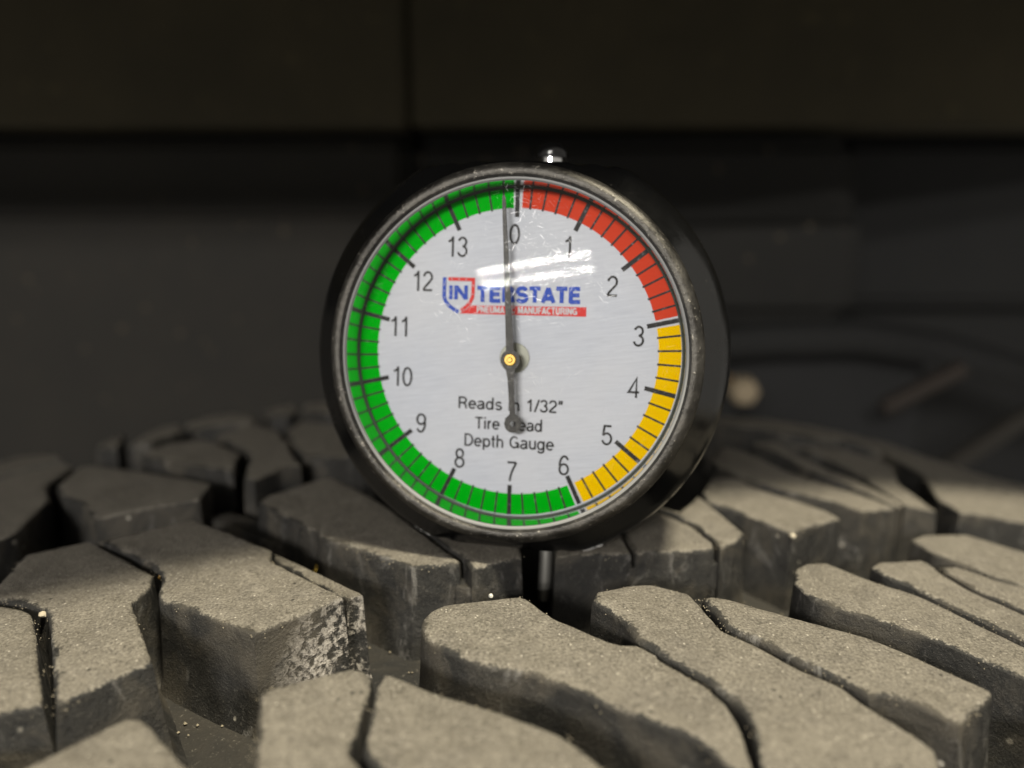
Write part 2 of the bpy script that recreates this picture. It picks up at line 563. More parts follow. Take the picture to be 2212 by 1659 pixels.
BLOCKS = {
    'L1a': [(-72.92, -15.01), (-67.83, -17.06), (-63.71, -18.78), (-61.51, -20.65), (-58.75, -24.41), (-48.24, -40.03), (-51.83, -41.19), (-54.09, -41.87)],
    'L1b': [(-70.87, -17.91), (-72.87, -9.50), (-75.60, 0.20), (-67.26, 3.13), (-50.37, -11.84), (-49.03, -16.05), (-49.52, -19.68), (-40.44, -33.64), (-47.02, -40.26), (-53.61, -29.66), (-58.98, -21.37), (-60.51, -19.56), (-64.58, -17.42), (-68.89, -15.47)],
    'L2': [(-65.90, 2.96), (-59.85, 5.46), (-53.57, 8.98), (-50.65, 6.38), (-36.15, -5.94), (-35.43, -9.33), (-22.89, -20.65), (-31.28, -28.82), (-46.19, -19.35), (-47.33, -17.24), (-49.01, -12.05), (-51.98, -8.70)],
    'L2s': [(-36.71, -3.82), (-25.51, -13.73), (-21.02, -17.61), (-23.06, -18.76), (-35.94, -6.66)],
    'L3': [(-89.13, 32.36), (-94.80, 40.86), (-99.73, 58.08), (-98.11, 58.05), (-58.08, 27.86), (-56.59, 19.10), (-72.01, 13.59), (-80.04, 24.05)],
    'L4': [(-126.28, 58.43), (-120.89, 61.77), (-109.75, 68.66), (-101.72, 58.73), (-98.36, 42.71), (-90.14, 30.78), (-84.36, 12.71), (-85.47, 9.34), (-87.26, 4.26)],
    'L5': [(-143.35, 81.84), (-146.28, 98.85), (-143.78, 104.33), (-122.15, 85.85), (-113.41, 74.14), (-124.80, 67.50), (-130.48, 64.21)],
    'L6a': [(-107.63, 79.05), (-110.99, 87.23), (-110.84, 99.84), (-102.66, 82.03), (-100.51, 75.57)],
    'L6b': [(-96.74, 74.17), (-98.90, 81.84), (-100.38, 99.51), (-95.93, 100.67), (-90.44, 90.02), (-88.00, 82.99), (-91.39, 74.96)],
    'L6c': [(-89.89, 90.51), (-92.83, 98.86), (-89.13, 106.10), (-82.08, 105.35), (-71.52, 93.91), (-70.10, 86.86), (-77.82, 86.92), (-83.82, 84.95)],
    'L7': [(-88.08, 62.17), (-84.86, 69.54), (-75.40, 68.54), (-60.40, 49.87), (-56.52, 34.99), (-69.45, 43.90), (-84.62, 57.25)],
    'L8': [(-74.34, 71.58), (-67.00, 80.32), (-57.90, 68.96), (-50.83, 53.20), (-48.20, 45.75), (-43.85, 36.99), (-47.28, 34.59), (-50.04, 27.87), (-52.44, 29.16), (-57.70, 48.57)],
    'L9': [(-56.01, 68.23), (-55.42, 79.27), (-45.88, 73.69), (-37.03, 66.26), (-28.90, 43.85), (-38.59, 40.08), (-44.96, 42.80), (-48.84, 50.64)],
    'L10a': [(-72.19, 102.87), (-69.64, 108.73), (-64.53, 107.51), (-60.19, 94.31), (-62.23, 90.43), (-66.87, 91.26)],
    'L10b': [(-59.63, 95.05), (-61.54, 106.95), (-55.83, 107.84), (-44.44, 104.80), (-40.83, 86.06), (-50.78, 86.93)],
    'M1a': [(-45.04, 14.61), (-44.41, 18.25), (-36.63, 27.08), (-34.82, 26.67), (-25.60, 14.62), (-17.78, 2.71), (-16.12, 0.01), (-12.87, -5.29), (-9.17, -10.74), (-9.27, -11.54), (-15.63, -12.71), (-26.62, -4.60), (-30.01, -2.36), (-31.65, 0.20), (-31.97, 0.39)],
    'M1b': [(-15.37, 0.71), (-12.40, -4.77), (-8.37, -10.84), (-7.80, -13.25), (-1.03, -9.33), (-1.12, -6.10), (-1.38, 0.96), (-8.08, 3.67)],
    'M2a': [(3.66, -8.79), (14.49, -7.01), (13.86, 1.50), (14.18, 9.37), (9.82, 10.94), (4.43, 5.24)],
    'M2c': [(15.06, -6.94), (27.11, -3.56), (27.41, -0.82), (25.89, 4.60), (23.25, 8.55), (19.89, 11.86), (15.18, 11.11), (14.58, 1.59)],
    'M2b': [(20.99, 13.70), (25.14, 11.21), (30.41, 20.39), (30.82, 19.03), (33.54, 4.00), (32.75, 2.18), (27.82, -3.43), (28.07, -0.70), (26.63, 5.41), (24.04, 9.62)],
    'M3': [(31.46, 22.15), (35.99, 32.41), (41.04, 33.57), (42.10, 28.92), (52.89, 18.73), (53.63, 15.86), (41.43, 5.70), (35.73, 13.26), (31.41, 17.04)],
    'M4x': [(45.33, 59.43), (49.47, 56.96), (53.50, 44.82), (57.01, 38.93), (66.73, 30.91), (69.01, 26.93), (59.80, 21.29), (56.01, 25.26), (44.58, 31.17), (42.02, 34.60), (38.43, 42.80)],
    'M4b': [(54.97, 67.90), (62.07, 72.56), (62.24, 60.74), (65.46, 48.85), (68.95, 44.82), (71.92, 30.35), (69.85, 27.55), (67.90, 32.51), (60.89, 45.23), (58.62, 57.48), (54.39, 64.93)],
    'M4c': [(64.99, 71.23), (73.61, 74.95), (80.89, 76.64), (86.92, 69.82), (87.57, 66.59), (79.65, 46.72), (77.92, 29.44), (71.69, 29.23), (71.97, 48.60), (70.11, 58.38), (67.62, 68.80)],
    'R7': [(51.87, 97.24), (75.63, 108.00), (88.18, 108.00), (105.66, 106.34), (114.50, 90.09), (124.53, 85.82), (142.67, 90.52), (130.95, 74.23), (92.88, 61.35), (93.39, 73.63), (95.05, 85.67), (87.86, 92.57), (77.31, 84.14), (69.32, 89.96), (48.77, 85.16)],
    'R6': [(93.09, 62.73), (93.92, 60.61), (128.65, 71.02), (102.17, 33.86), (97.53, 33.31), (83.88, 32.03), (83.56, 38.97)],
    'F1': [(62.41, 9.29), (66.39, 13.12), (76.36, 17.49), (84.35, 12.47), (85.92, 11.28), (88.85, 9.83), (76.42, -7.16), (72.42, -3.88), (68.73, -1.33), (68.39, 0.14), (63.71, 3.98)],
    'F2a': [(49.43, -4.42), (51.54, -2.27), (59.49, 0.90), (60.43, 0.12), (60.37, -3.63), (61.50, -8.41), (65.93, -14.63), (69.02, -18.15), (63.15, -26.16), (60.34, -21.90), (56.98, -17.02), (53.65, -11.91), (52.49, -9.84), (50.18, -7.23)],
    'F2b': [(61.75, -0.85), (64.48, 0.20), (67.61, -1.71), (68.62, -2.91), (72.81, -4.48), (77.67, -6.38), (70.08, -16.71), (66.43, -12.81), (62.66, -7.57), (61.44, -2.53)],
    'F3': [(37.45, -7.63), (39.51, -5.67), (42.83, -4.52), (46.99, -9.11), (51.40, -11.95), (52.92, -13.27), (56.07, -18.53), (59.26, -23.52), (62.06, -26.90), (56.81, -34.14), (54.30, -30.96), (50.40, -27.07), (46.84, -23.51), (42.27, -20.60), (38.08, -18.79), (36.04, -16.43), (35.29, -12.68)],
    'F4a': [(7.34, -21.04), (8.32, -18.56), (10.67, -17.42), (13.20, -16.35), (15.54, -15.85), (20.06, -17.85), (20.74, -20.31), (21.57, -24.79), (22.04, -26.71), (25.25, -29.52), (28.43, -33.62), (31.84, -36.20), (32.54, -38.44), (35.02, -42.19), (36.62, -45.23), (34.91, -49.47), (28.28, -53.51), (17.91, -54.33), (19.15, -49.27), (20.24, -43.38), (19.71, -40.10), (17.78, -36.84), (13.37, -31.68), (11.62, -29.62), (10.66, -25.78), (9.32, -23.45)],
    'F4b': [(21.46, -19.02), (22.65, -18.14), (24.59, -18.60), (33.47, -23.12), (39.17, -25.47), (41.91, -27.72), (48.61, -34.40), (48.08, -35.18), (41.28, -40.99), (38.18, -38.04), (35.90, -36.83), (33.89, -37.65), (32.71, -35.20), (29.18, -32.44), (25.93, -28.37), (22.78, -25.49), (22.49, -23.49)],
    'F5': [(-12.68, -28.04), (-12.71, -26.01), (-11.93, -24.32), (-10.55, -22.78), (-5.75, -21.48), (-1.27, -20.27), (-0.38, -20.93), (2.53, -25.42), (8.57, -30.20), (9.72, -30.68), (11.37, -30.48), (13.41, -32.55), (13.05, -32.74), (17.34, -37.67), (18.60, -40.38), (18.94, -43.15), (18.90, -46.37), (18.35, -49.91), (17.15, -54.38), (17.08, -50.28), (14.33, -45.94), (11.46, -44.14), (7.45, -41.86), (3.10, -38.74), (-0.88, -36.57), (-5.44, -35.39), (-7.60, -34.25), (-10.55, -31.82), (-11.95, -29.98)],
    'G1': [(-15.64, -37.06), (-15.23, -36.68), (-14.12, -37.23), (-9.56, -40.06), (-2.72, -43.22), (1.79, -45.67), (2.88, -46.62), (5.67, -50.10), (8.28, -54.54), (-8.01, -56.46), (-12.03, -52.26), (-13.41, -50.35), (-15.28, -48.66), (-15.41, -47.13), (-15.52, -43.86), (-15.69, -39.96)],
    'G0': [(-27.13, -39.93), (-26.11, -38.85), (-21.45, -36.94), (-18.88, -35.81), (-17.47, -36.23), (-16.42, -37.36), (-16.22, -39.51), (-16.31, -43.32), (-16.31, -45.90), (-16.69, -48.41), (-14.98, -50.23), (-11.67, -54.63), (-22.71, -55.99), (-24.87, -47.65)],
    'G2': [(-45.43, -49.95), (-41.62, -46.01), (-38.75, -42.81), (-36.92, -42.94), (-33.61, -46.39), (-29.13, -50.68), (-26.32, -54.39), (-44.39, -54.16)],
}

for i, (key, poly) in enumerate(BLOCKS.items()):
    kw = dict(seed=i)
    if key == 'L2':
        kw.update(mat=M_crust, label='block with pale crusted mud on its right side face')
    if key == 'L2s':
        kw.update(lower=1.3, draft=0.5, edge=0.35, mat=M_crust)
    if key in ('L8',):
        kw.update(label='far block left of the gauge with scuffed front corner')
    if key.startswith('F') or key.startswith('G'):
        kw.update(edge=0.6, draft=0.8)
    if key.startswith('L1'):
        kw.update(draft=1.3)
    block('tread_block', poly, **kw)

# the narrow slits are shallow: rubber joins the blocks again further down
for poly, low in [([(-13.48, -5.73), (-9.85, -10.98), (-9.80, -12.33), (-7.14, -13.23), (-7.35, -11.40), (-11.90, -4.45)], 3.0),
    ([(14.01, -7.38), (15.65, -6.95), (15.12, 1.66), (13.43, 1.45)], 2.2),
    ([(26.17, -4.05), (29.06, -2.37), (27.93, 1.21), (25.99, -0.21)], 2.4)]:
    block('slit_floor', poly, lower=low, depth=DEPTH - low, edge=0.12, draft=0.4, bare=True, seed=70)

# low rubber bars moulded across the groove beside the gauge
for poly, low in [([(-57.84, 23.49), (-53.92, 25.57), (-32.35, 8.23), (-31.87, 3.22), (-41.94, 9.37)], 5.0)]:
    block('groove_bar', poly, lower=low, depth=DEPTH - low, edge=0.5, bare=True, seed=60)

# tread carries on past the edges of the picture
for i, poly in enumerate([[(-78.00, -40.00), (-82.00, -12.00), (-105.00, 2.00), (-135.00, -5.00), (-130.00, -40.00)],
    [(-50.00, -50.00), (-72.00, -48.00), (-95.00, -60.00), (-100.00, -85.00), (-60.00, -88.00)],
    [(-46.00, -62.00), (-22.00, -62.00), (-26.00, -88.00), (-50.00, -92.00)],
    [(-18.00, -62.00), (8.00, -62.00), (14.00, -90.00), (-20.00, -92.00)],
    [(13.00, -60.00), (38.00, -58.00), (50.00, -84.00), (18.00, -92.00)],
    [(44.00, -46.00), (60.00, -40.00), (84.00, -52.00), (80.00, -80.00), (56.00, -86.00)],
    [(70.00, -32.00), (92.00, -16.00), (120.00, -26.00), (112.00, -56.00), (90.00, -62.00)],
    [(97.00, -8.00), (125.00, 5.00), (150.00, -8.00), (135.00, -26.00), (112.00, -20.00)],
    [(97.00, 24.00), (130.00, 30.00), (160.00, 20.00), (140.00, 8.00), (105.00, 12.00)],
    [(136.00, 36.00), (138.00, 66.00), (170.00, 60.00), (175.00, 30.00)]]):
    block('tread_block', poly, seed=80 + i)

# loose dust crumbs along the block edges and in the grooves
def crumbs():
    rnd = random.Random(21)
    v, f = [], []
    def crumb(x, y, z, s):
        b = len(v)
        for dx, dy, dz in ((1, 0, 0), (-1, 0, 0), (0, 1, 0), (0, -1, 0), (0, 0, 1), (0, 0, -1)):
            k = s * rnd.uniform(0.6, 1.3)
            v.append((x + dx * k - TL.x, y + dy * k - TL.y, z + dz * k - TL.z))
        for a in (4, 5):
            for i, j in ((0, 2), (2, 1), (1, 3), (3, 0)):
                t = (b + i, b + j, b + a)
                f.append(t if a == 4 else t[::-1])
    for o in OUTLINES:
        for (x, y) in o:
            w = noise.noise(Vector((x * 0.22, y * 0.22, 5.0)))
            if abs(x) < 100 and w > 0.02:
                for _ in range(3 if w > 0.2 else 1):
                    d = rnd.uniform(0.15, 0.9)
                    crumb(x + rnd.uniform(-.45, .45), y + rnd.uniform(-.45, .45), crown(x, y) - d, rnd.uniform(0.04, 0.11))
    for _ in range(900):
        x, y = rnd.uniform(-80, 90), rnd.uniform(-55, 40)
        crumb(x, y, crown(x, y) - DEPTH + 0.2, rnd.uniform(0.08, 0.3))
    m = mesh_from('dust_crumbs', v, f, plain('dust', (0.30, 0.26, 0.19), 0.9))
    o = link('dust_crumbs', m, tire)
    o['kind'] = 'stuff'
crumbs()

# ================================================================== GAUGE
GO = Vector((-2.89714, -10.18209, 28.07903))            # centre of the bezel
GR, GU, GN = Vector((0.97996, -0.19776, -0.02402)), Vector((0.04825, 0.11864, 0.99176)), Vector((-0.19328, -0.97305, 0.12580))
gauge = thing('tread_depth_gauge', 'round dial tread depth gauge in black housing standing upright on the tire', 'gauge')
FOOT = -26.5
base = GO + GU * FOOT + GN * -13
rot = Matrix(((GR.x, GU.x, GN.x), (GR.y, GU.y, GN.y), (GR.z, GU.z, GN.z))).to_4x4()
gauge.matrix_world = Matrix.Translation(base * MM) @ rot
GOFF = Vector((0, -FOOT, 13))    # bezel centre in gauge coordinates

def gpart(name, mesh, parent=None, loc=(0, 0, 0)):
    o = link(name, mesh, parent or gauge)
    o.location = (Vector(loc) + (GOFF if parent is None else Vector((0, 0, 0)))) * MM
    return o

# housing: flared black cup with a flat foot
housing = gpart('housing', lathe('housing', [(24.5, -1.6), (25.2, -2.4), (26.0, -3.4), (27.3, -4.8), (28.3, -6.0), (28.75, -7.0), (28.9, -8.0), (28.9, -17.5), (28.5, -19.0), (27.4, -20.2), (25.0, -20.8), (0.0, -21.0)], M_house, 200, None, FOOT, 30, False, 25.3), None, (-0.45, 0, 0))
# worn paint along the rim of the foot
def foot_wear():
    verts, faces = [], []
    hw = math.sqrt(28.9 ** 2 - FOOT ** 2)
    rnd = random.Random(4)
    for sgn, cnt in ((-1, 26), (1, 30)):
        for k in range(cnt):
            a = math.atan2(FOOT, sgn * hw) - sgn * R(-rnd.random() ** 1.6 * 20 + 4) * -1
            r = 28.86
            x, y = r * math.cos(a), max(r * math.sin(a), FOOT - 0.02)
            z = -7.4 + rnd.uniform(-0.35, 0.35)
            s = rnd.uniform(0.15, 0.6)
            t = rnd.uniform(0.06, 0.2)
            tx, ty = -math.sin(a), math.cos(a)
            if y <= FOOT:
                tx, ty = 1, 0
            b = len(verts)
            nx, ny = math.cos(a), math.sin(a)
            for u, v, o_ in ((-s, -t, .0), (s, -t * rnd.uniform(.3, 1.), .0), (s * .8, t, .0), (-s * .6, t * rnd.uniform(.5, 1.4), .0), (0, 0, .09)):
                verts.append((x + tx * u + nx * o_, y + ty * u + ny * o_, z + v + .03))
            faces += [(b, b + 1, b + 4), (b + 1, b + 2, b + 4), (b + 2, b + 3, b + 4), (b + 3, b, b + 4)]
    m = mesh_from('paint_chips', verts, faces, plain('bare_metal_chips', (0.66, 0.65, 0.63), 0.5))
    o = link('paint_chips', m, housing)
    o['kind'] = 'stuff'
foot_wear()

bezel = gpart('bezel', lathe('bezel', [(22.85, -1.4), (22.9, -0.5), (23.15, -0.12), (23.6, 0.0), (24.1, -0.18), (24.55, -0.65), (24.8, -1.3), (24.85, -2.2), (24.6, -2.9), (22.85, -2.9)], M_bezel, 160, None, None, 40, True))
wall = gpart('inner_wall', lathe('inner_wall', [(22.30, -4.9), (22.45, -4.0), (22.62, -2.6), (22.80, -1.2)], M_wall, 160))
gapring = gpart('gap_ring', lathe('gap_ring', [(22.08, -4.92), (22.12, -4.72), (22.28, -4.68), (22.40, -4.80)], M_dark, 128))
rim = gpart('crystal_rim', lathe('crystal_rim', [(22.45, -1.05), (22.62, -0.72), (22.86, -0.70), (22.88, -1.0)], M_lip, 128))

# dial
dial = gpart('dial', lathe('dial', [(22.35, -0.35), (22.35, 0.0), (0.0, 0.0)], M_dial, 160), None, (0, 0, -5.0))
DC = Vector((-0.2, 0.25)); ROT = R(1.2); UNIT = 2 * math.pi / 14

def sector(name, r0, r1, a0, a1, mat, z, steps=None):
    """ring sector, angles clockwise from the top"""
    steps = steps or max(2, int((a1 - a0) / R(2)))
    v, f = [], []
    for i in range(steps + 1):
        a = a0 + (a1 - a0) * i / steps - ROT
        for r in (r0, r1):
            v.append((DC.x + r * math.sin(a), DC.y + r * math.cos(a), z))
    for i in range(steps):
        f.append((i * 2, i * 2 + 1, i * 2 + 3, i * 2 + 2))
    return link(name, mesh_from(name, v, f, mat), dial)
GAP = 0.033
sector('red_band', 19.3, 22.2, GAP, 3 * UNIT - GAP * 0.8, M_red, 0.02)
sector('yellow_band', 19.3, 22.2, 3 * UNIT + GAP * 0.8, 6 * UNIT - GAP * 0.8, M_yellow, 0.02)
sector('green_band', 19.3, 22.2, 6 * UNIT + GAP * 0.45, 14 * UNIT - GAP * 0.35, M_green, 0.02)
for k in (0, 3, 6):
    sector('white_gap', 19.25, 22.2, k * UNIT - 0.024, k * UNIT + 0.026, M_white, 0.03, 2)

def bar_mesh(name, w, r0, r1, mat):
    v = [(-w / 2, r0, 0), (w / 2, r0, 0), (w / 2, r1, 0), (-w / 2, r1, 0)]
    return mesh_from(name, v, [(0, 1, 2, 3)], mat)
TM = bar_mesh('major_tick', 0.60, 18.1, 22.2, M_ink)
tm = bar_mesh('minor_tick', 0.27, 19.15, 22.2, M_ink)
for k in range(70):
    o = link('tick_mark', TM if k % 5 == 0 else tm, dial)
    o.location = Vector((DC.x, DC.y, 0.05)) * MM
    o.rotation_euler = (0, 0, -(k * UNIT / 5 - ROT))

# ---- lettering drawn as pen strokes
def arc(cx, cy, rx, ry, a0, a1, n=None):
    n = n or max(4, int(abs(a1 - a0) / 14))
    return [(cx + rx * math.cos(R(a0 + (a1 - a0) * i / n)), cy + ry * math.sin(R(a0 + (a1 - a0) * i / n))) for i in range(n + 1)]
def ell(cx, cy, rx, ry):
    return arc(cx, cy, rx, ry, 90, 450, 28)
XH = 0.70
G = {
 '0': (.56, [ell(.28, .5, .22, .45)]),
 '1': (.56, [[(.10, .75), (.22, .80), (.31, .90), (.335, 1.0)], [(.335, 1.0), (.335, 0)]]),
 '2': (.56, [arc(.28, .70, .21, .25, 172, -32) + [(.10, .16), (.06, .05)], [(.05, .05), (.52, .05)]]),
 '3': (.56, [arc(.27, .735, .19, .215, 165, -88), arc(.27, .285, .22, .24, 88, -168)]),
 '4': (.56, [[(.41, 0), (.41, .95), (.04, .27), (.55, .27)]]),
 '5': (.56, [[(.49, .95), (.15, .95), (.09, .47)], arc(.28, .32, .22, .27, 145, -165)]),
 '6': (.56, [ell(.285, .30, .215, .255), arc(.30, .47, .235, .48, 182, 40)]),
 '7': (.56, [[(.05, .95), (.52, .95)], [(.52, .95), (.40, .72), (.30, .48), (.23, .22), (.20, 0)]]),
 '8': (.56, [ell(.28, .735, .18, .215), ell(.28, .275, .22, .235)]),
 '9': (.56, [ell(.275, .70, .215, .255), arc(.26, .53, .235, .48, 2, -140)]),
 'I': (.28, [[(.14, 0), (.14, 1)]]),
 'N': (.72, [[(.10, 0), (.10, 1)], [(.12, .95), (.60, .05)], [(.62, 0), (.62, 1)]]),
 'T': (.62, [[(.02, .92), (.60, .92)], [(.31, 0), (.31, .9)]]),
 'E': (.64, [[(.12, 0), (.12, 1)], [(.1, .92), (.60, .92)], [(.1, .51), (.56, .51)], [(.1, .08), (.61, .08)]]),
 'R': (.70, [[(.12, 0), (.12, 1)], [(.1, .92)] + arc(.40, .70, .18, .22, 90, -90) + [(.1, .48)], [(.40, .48), (.56, .30), (.60, 0)]]),
 'S': (.66, [arc(.33, .715, .23, .22, 15, 262) + arc(.33, .285, .24, .22, 82, -165)]),
 'A': (.70, [[(.06, 0), (.35, .96)], [(.35, .96), (.64, 0)], [(.17, .27), (.53, .27)]]),
 'P': (.64, [[(.12, 0), (.12, 1)], [(.1, .92)] + arc(.38, .69, .18, .23, 90, -90) + [(.1, .46)]]),
 'U': (.70, [[(.11, 1), (.11, .35)] + arc(.35, .32, .24, .25, 180, 360) + [(.59, .35), (.59, 1)]]),
 'M': (.84, [[(.10, 0), (.10, 1)], [(.12, .96), (.42, .08)], [(.42, .08), (.72, .96)], [(.74, 0), (.74, 1)]]),
 'C': (.70, [arc(.37, .5, .27, .43, 42, 318)]),
 'F': (.60, [[(.12, 0), (.12, 1)], [(.1, .92), (.57, .92)], [(.1, .50), (.52, .50)]]),
 'G': (.76, [arc(.38, .5, .28, .43, 42, 330) + [(.66, .45)], [(.42, .45), (.67, .45)], [(.66, .45), (.66, .02)]]),
 'D': (.72, [[(.12, 0), (.12, 1)], [(.1, .94), (.32, .94)] + arc(.32, .5, .31, .44, 90, -90) + [(.1, .06)]]),
 'a': (.56, [arc(.27, .50, .19, .155, 160, 0) + [(.46, .12), (.53, .05)], arc(.25, .20, .19, .155, 90, 300) + [(.46, .28)], [(.25, .355), (.46, .42)]]),
 'd': (.60, [ell(.27, .34, .20, .30), [(.49, 0), (.49, 1)]]),
 'e': (.56, [[(.07, .36), (.50, .36)] + arc(.28, .35, .22, .30, 5, 318)]),
 'h': (.56, [[(.10, 0), (.10, 1)], [(.10, .38)] + arc(.28, .42, .18, .22, 170, 0) + [(.46, 0)]]),
 'n': (.56, [[(.10, 0), (.10, XH)], [(.10, .38)] + arc(.28, .42, .18, .22, 170, 0) + [(.46, 0)]]),
 'p': (.60, [ell(.32, .34, .20, .30), [(.10, -.25), (.10, XH)]]),
 'r': (.36, [[(.10, 0), (.10, XH)], arc(.29, .40, .19, .25, 180, 85)]),
 's': (.50, [arc(.25, .49, .165, .155, 20, 262) + arc(.25, .195, .18, .15, 82, -160)]),
 't': (.32, [[(.15, .92), (.15, .14)] + arc(.24, .14, .09, .09, 180, 280), [(.01, .64), (.30, .64)]]),
 'u': (.56, [[(.10, XH), (.10, .28)] + arc(.28, .26, .18, .21, 180, 350), [(.47, 0), (.47, XH)]]),
 'g': (.60, [ell(.27, .34, .20, .30), [(.49, XH), (.49, -.02)] + arc(.28, -.02, .21, .20, 0, -160)]),
 'i': (.24, [[(.12, 0), (.12, XH)], [(.12, .86), (.12, .99)]]),
 '/': (.30, [[(.01, -.02), (.29, 1.0)]]),
 '"': (.36, [[(.12, 1.0), (.10, .68)], [(.27, 1.0), (.25, .68)]]),
}

def pen(strokes, w, verts, faces, ox, oy, sx, sy, z):
    """thick polylines; each stroke lies 3 microns above the one before"""
    for si, st in enumerate(strokes):
        pts = [Vector((ox + x * sx, oy + y * sy)) for x, y in st]
        pts = [p for i, p in enumerate(pts) if i == 0 or (p - pts[i - 1]).length > 1e-5]
        closed = (pts[0] - pts[-1]).length < 1e-4
        if closed:
            pts = pts[:-1]
        n = len(pts)
        b = len(verts)
        for i, p in enumerate(pts):
            a = pts[i - 1] if (i > 0 or closed) else None
            c = pts[(i + 1) % n] if (i < n - 1 or closed) else None
            d1 = (p - a).normalized() if a is not None else (c - p).normalized()
            d2 = (c - p).normalized() if c is not None else d1
            t = (d1 + d2)
            t = t.normalized() if t.length > 1e-4 else d1
            nrm = Vector((-t.y, t.x))
            k = min(2.0, 1 / max(0.4, abs(nrm.dot(Vector((-d1.y, d1.x))))))
            for s in (1, -1):
                q = p + nrm * (s * w / 2 * k)
                verts.append((q.x, q.y, z + si * 0.003))
        for i in range(n if closed else n - 1):
            j = (i + 1) % n
            faces.append((b + 2 * i, b + 2 * i + 1, b + 2 * j + 1, b + 2 * j))

def text_width(s, h, track, sx=1.0):
    return sum(G[c][0] * h * sx if c != ' ' else 0.3 * h * sx for c in s) + track * (len(s) - 1)

def letters(s, h, weight, mat, x, y, sx=1.0, track=0.0, rot=0.0, z=0.07, name='letter', centre=False, split=True, parent=None):
    """one printed letter per object, baseline start at x, y"""
    cs, sn = math.cos(rot), math.sin(rot)
    if centre:
        w = text_width(s, h, track, sx)
        x, y = x - cs * w / 2 + sn * h / 2, y - sn * w / 2 - cs * h / 2
    u = 0.0
    for c in s:
        if c == ' ':
            u += 0.3 * h * sx + track
            continue
        verts, faces = [], []
        pen(G[c][1], weight, verts, faces, 0, 0, h * sx, h, 0.0)
        o = link(name, mesh_from(name, verts, faces, mat), parent or dial)
        o.location = Vector((x + cs * u, y + sn * u, z)) * MM
        o.rotation_euler = (0, 0, rot)
        u += G[c][0] * h * sx + track

NUM = {'0': (-0.79, 16.07), '1': (6.57, 14.63), '2': (12.57, 9.70), '3': (16.38, 3.35), '4': (16.13, -3.41), '5': (12.99, -9.98), '6': (7.47, -14.50), '7': (0.35, -15.93), '8': (-7.04, -14.68), '9': (-12.77, -10.25), '10': (-15.79, -3.90), '11': (-16.39, 3.03), '12': (-13.36, 9.40), '13': (-8.64, 14.20)}
for s_, (x, y) in NUM.items():
    letters(s_, 2.72, 0.29, M_ink, x, y, 0.98, 0.02, R(0.6), 0.07, 'numeral', True)
LR = R(1.6)
letters('Reads in 1/32"', 1.66, 0.25, M_ink, -7.62, -7.78, 1.22, 0.085, R(1.2))
letters('Tire Tread', 1.66, 0.25, M_ink, -5.08, -10.42, 1.12, 0.06, R(1.3))
letters('Depth Gauge', 1.72, 0.25, M_ink, -6.55, -12.92, 1.14, 0.06, R(1.3))

# maker's logo
letters('IN', 1.90, 0.50, M_blue, -9.62, 7.05, 1.42, 0.08, LR)
letters('TERSTATE', 2.06, 0.55, M_blue, -5.58, 6.88, 1.24, 0.12, LR)
def flat(name, pts, mat, z, holes=()):
    loops = [[Vector((x, y, 0)) for x, y in pts]] + [[Vector((x, y, 0)) for x, y in h] for h in holes]
    allp = [p for l in loops for p in l]
    f = tessellate_polygon(loops)
    fs = []
    for t in f:
        a, b, c = (allp[i] for i in t)
        fs.append(t if (b - a).cross(c - a).z > 0 else tuple(reversed(t)))
    return link(name, mesh_from(name, [(p.x, p.y, z) for p in allp], fs, mat), dial)
def stroke_part(name, pts, w, mat, z):
    v, f = [], []
    pen([pts], w, v, f, 0, 0, 1, 1, z)
    return link(name, mesh_from(name, v, f, mat), dial)
stroke_part('shield_outline', [(-10.22, 10.02), (-10.22, 8.2), (-10.20, 7.4), (-9.95, 6.75), (-9.45, 6.2), (-8.75, 5.72), (-8.12, 5.40)], 0.50, M_blue, 0.06)
stroke_part('shield_outline', [(-9.70, 9.83), (-6.18, 9.86), (-6.16, 8.2), (-6.20, 7.5), (-6.5, 6.75), (-7.0, 6.2), (-7.75, 5.62)], 0.47, M_redink, 0.06)
flat('logo_bar', [(-7.95, 5.20), (9.36, 5.54), (9.32, 6.80), (-6.45, 6.36), (-6.9, 5.85)], M_redink, 0.045)
letters('PNEUMATIC MANUFACTURING', 0.90, 0.185, M_white, -5.52, 5.42, 0.93, 0.055, R(1.3), 0.085)
rs = random.Random(2)
for (x, y) in [(-10.22, 9.0), (-10.2, 8.2), (-10.1, 7.3), (-9.5, 6.25), (-8.5, 5.6), (-9.2, 9.84), (-8.2, 9.85), (-7.2, 9.85), (-6.17, 9.0), (-6.2, 7.9), (-6.6, 6.7), (-7.5, 5.8)]:
    star = []
    for k in range(10):
        r = 0.13 if k % 2 == 0 else 0.06
        star.append((x + r * math.sin(k * math.pi / 5), y + r * math.cos(k * math.pi / 5)))
    flat('shield_star', star[::-1], M_white, 0.09)

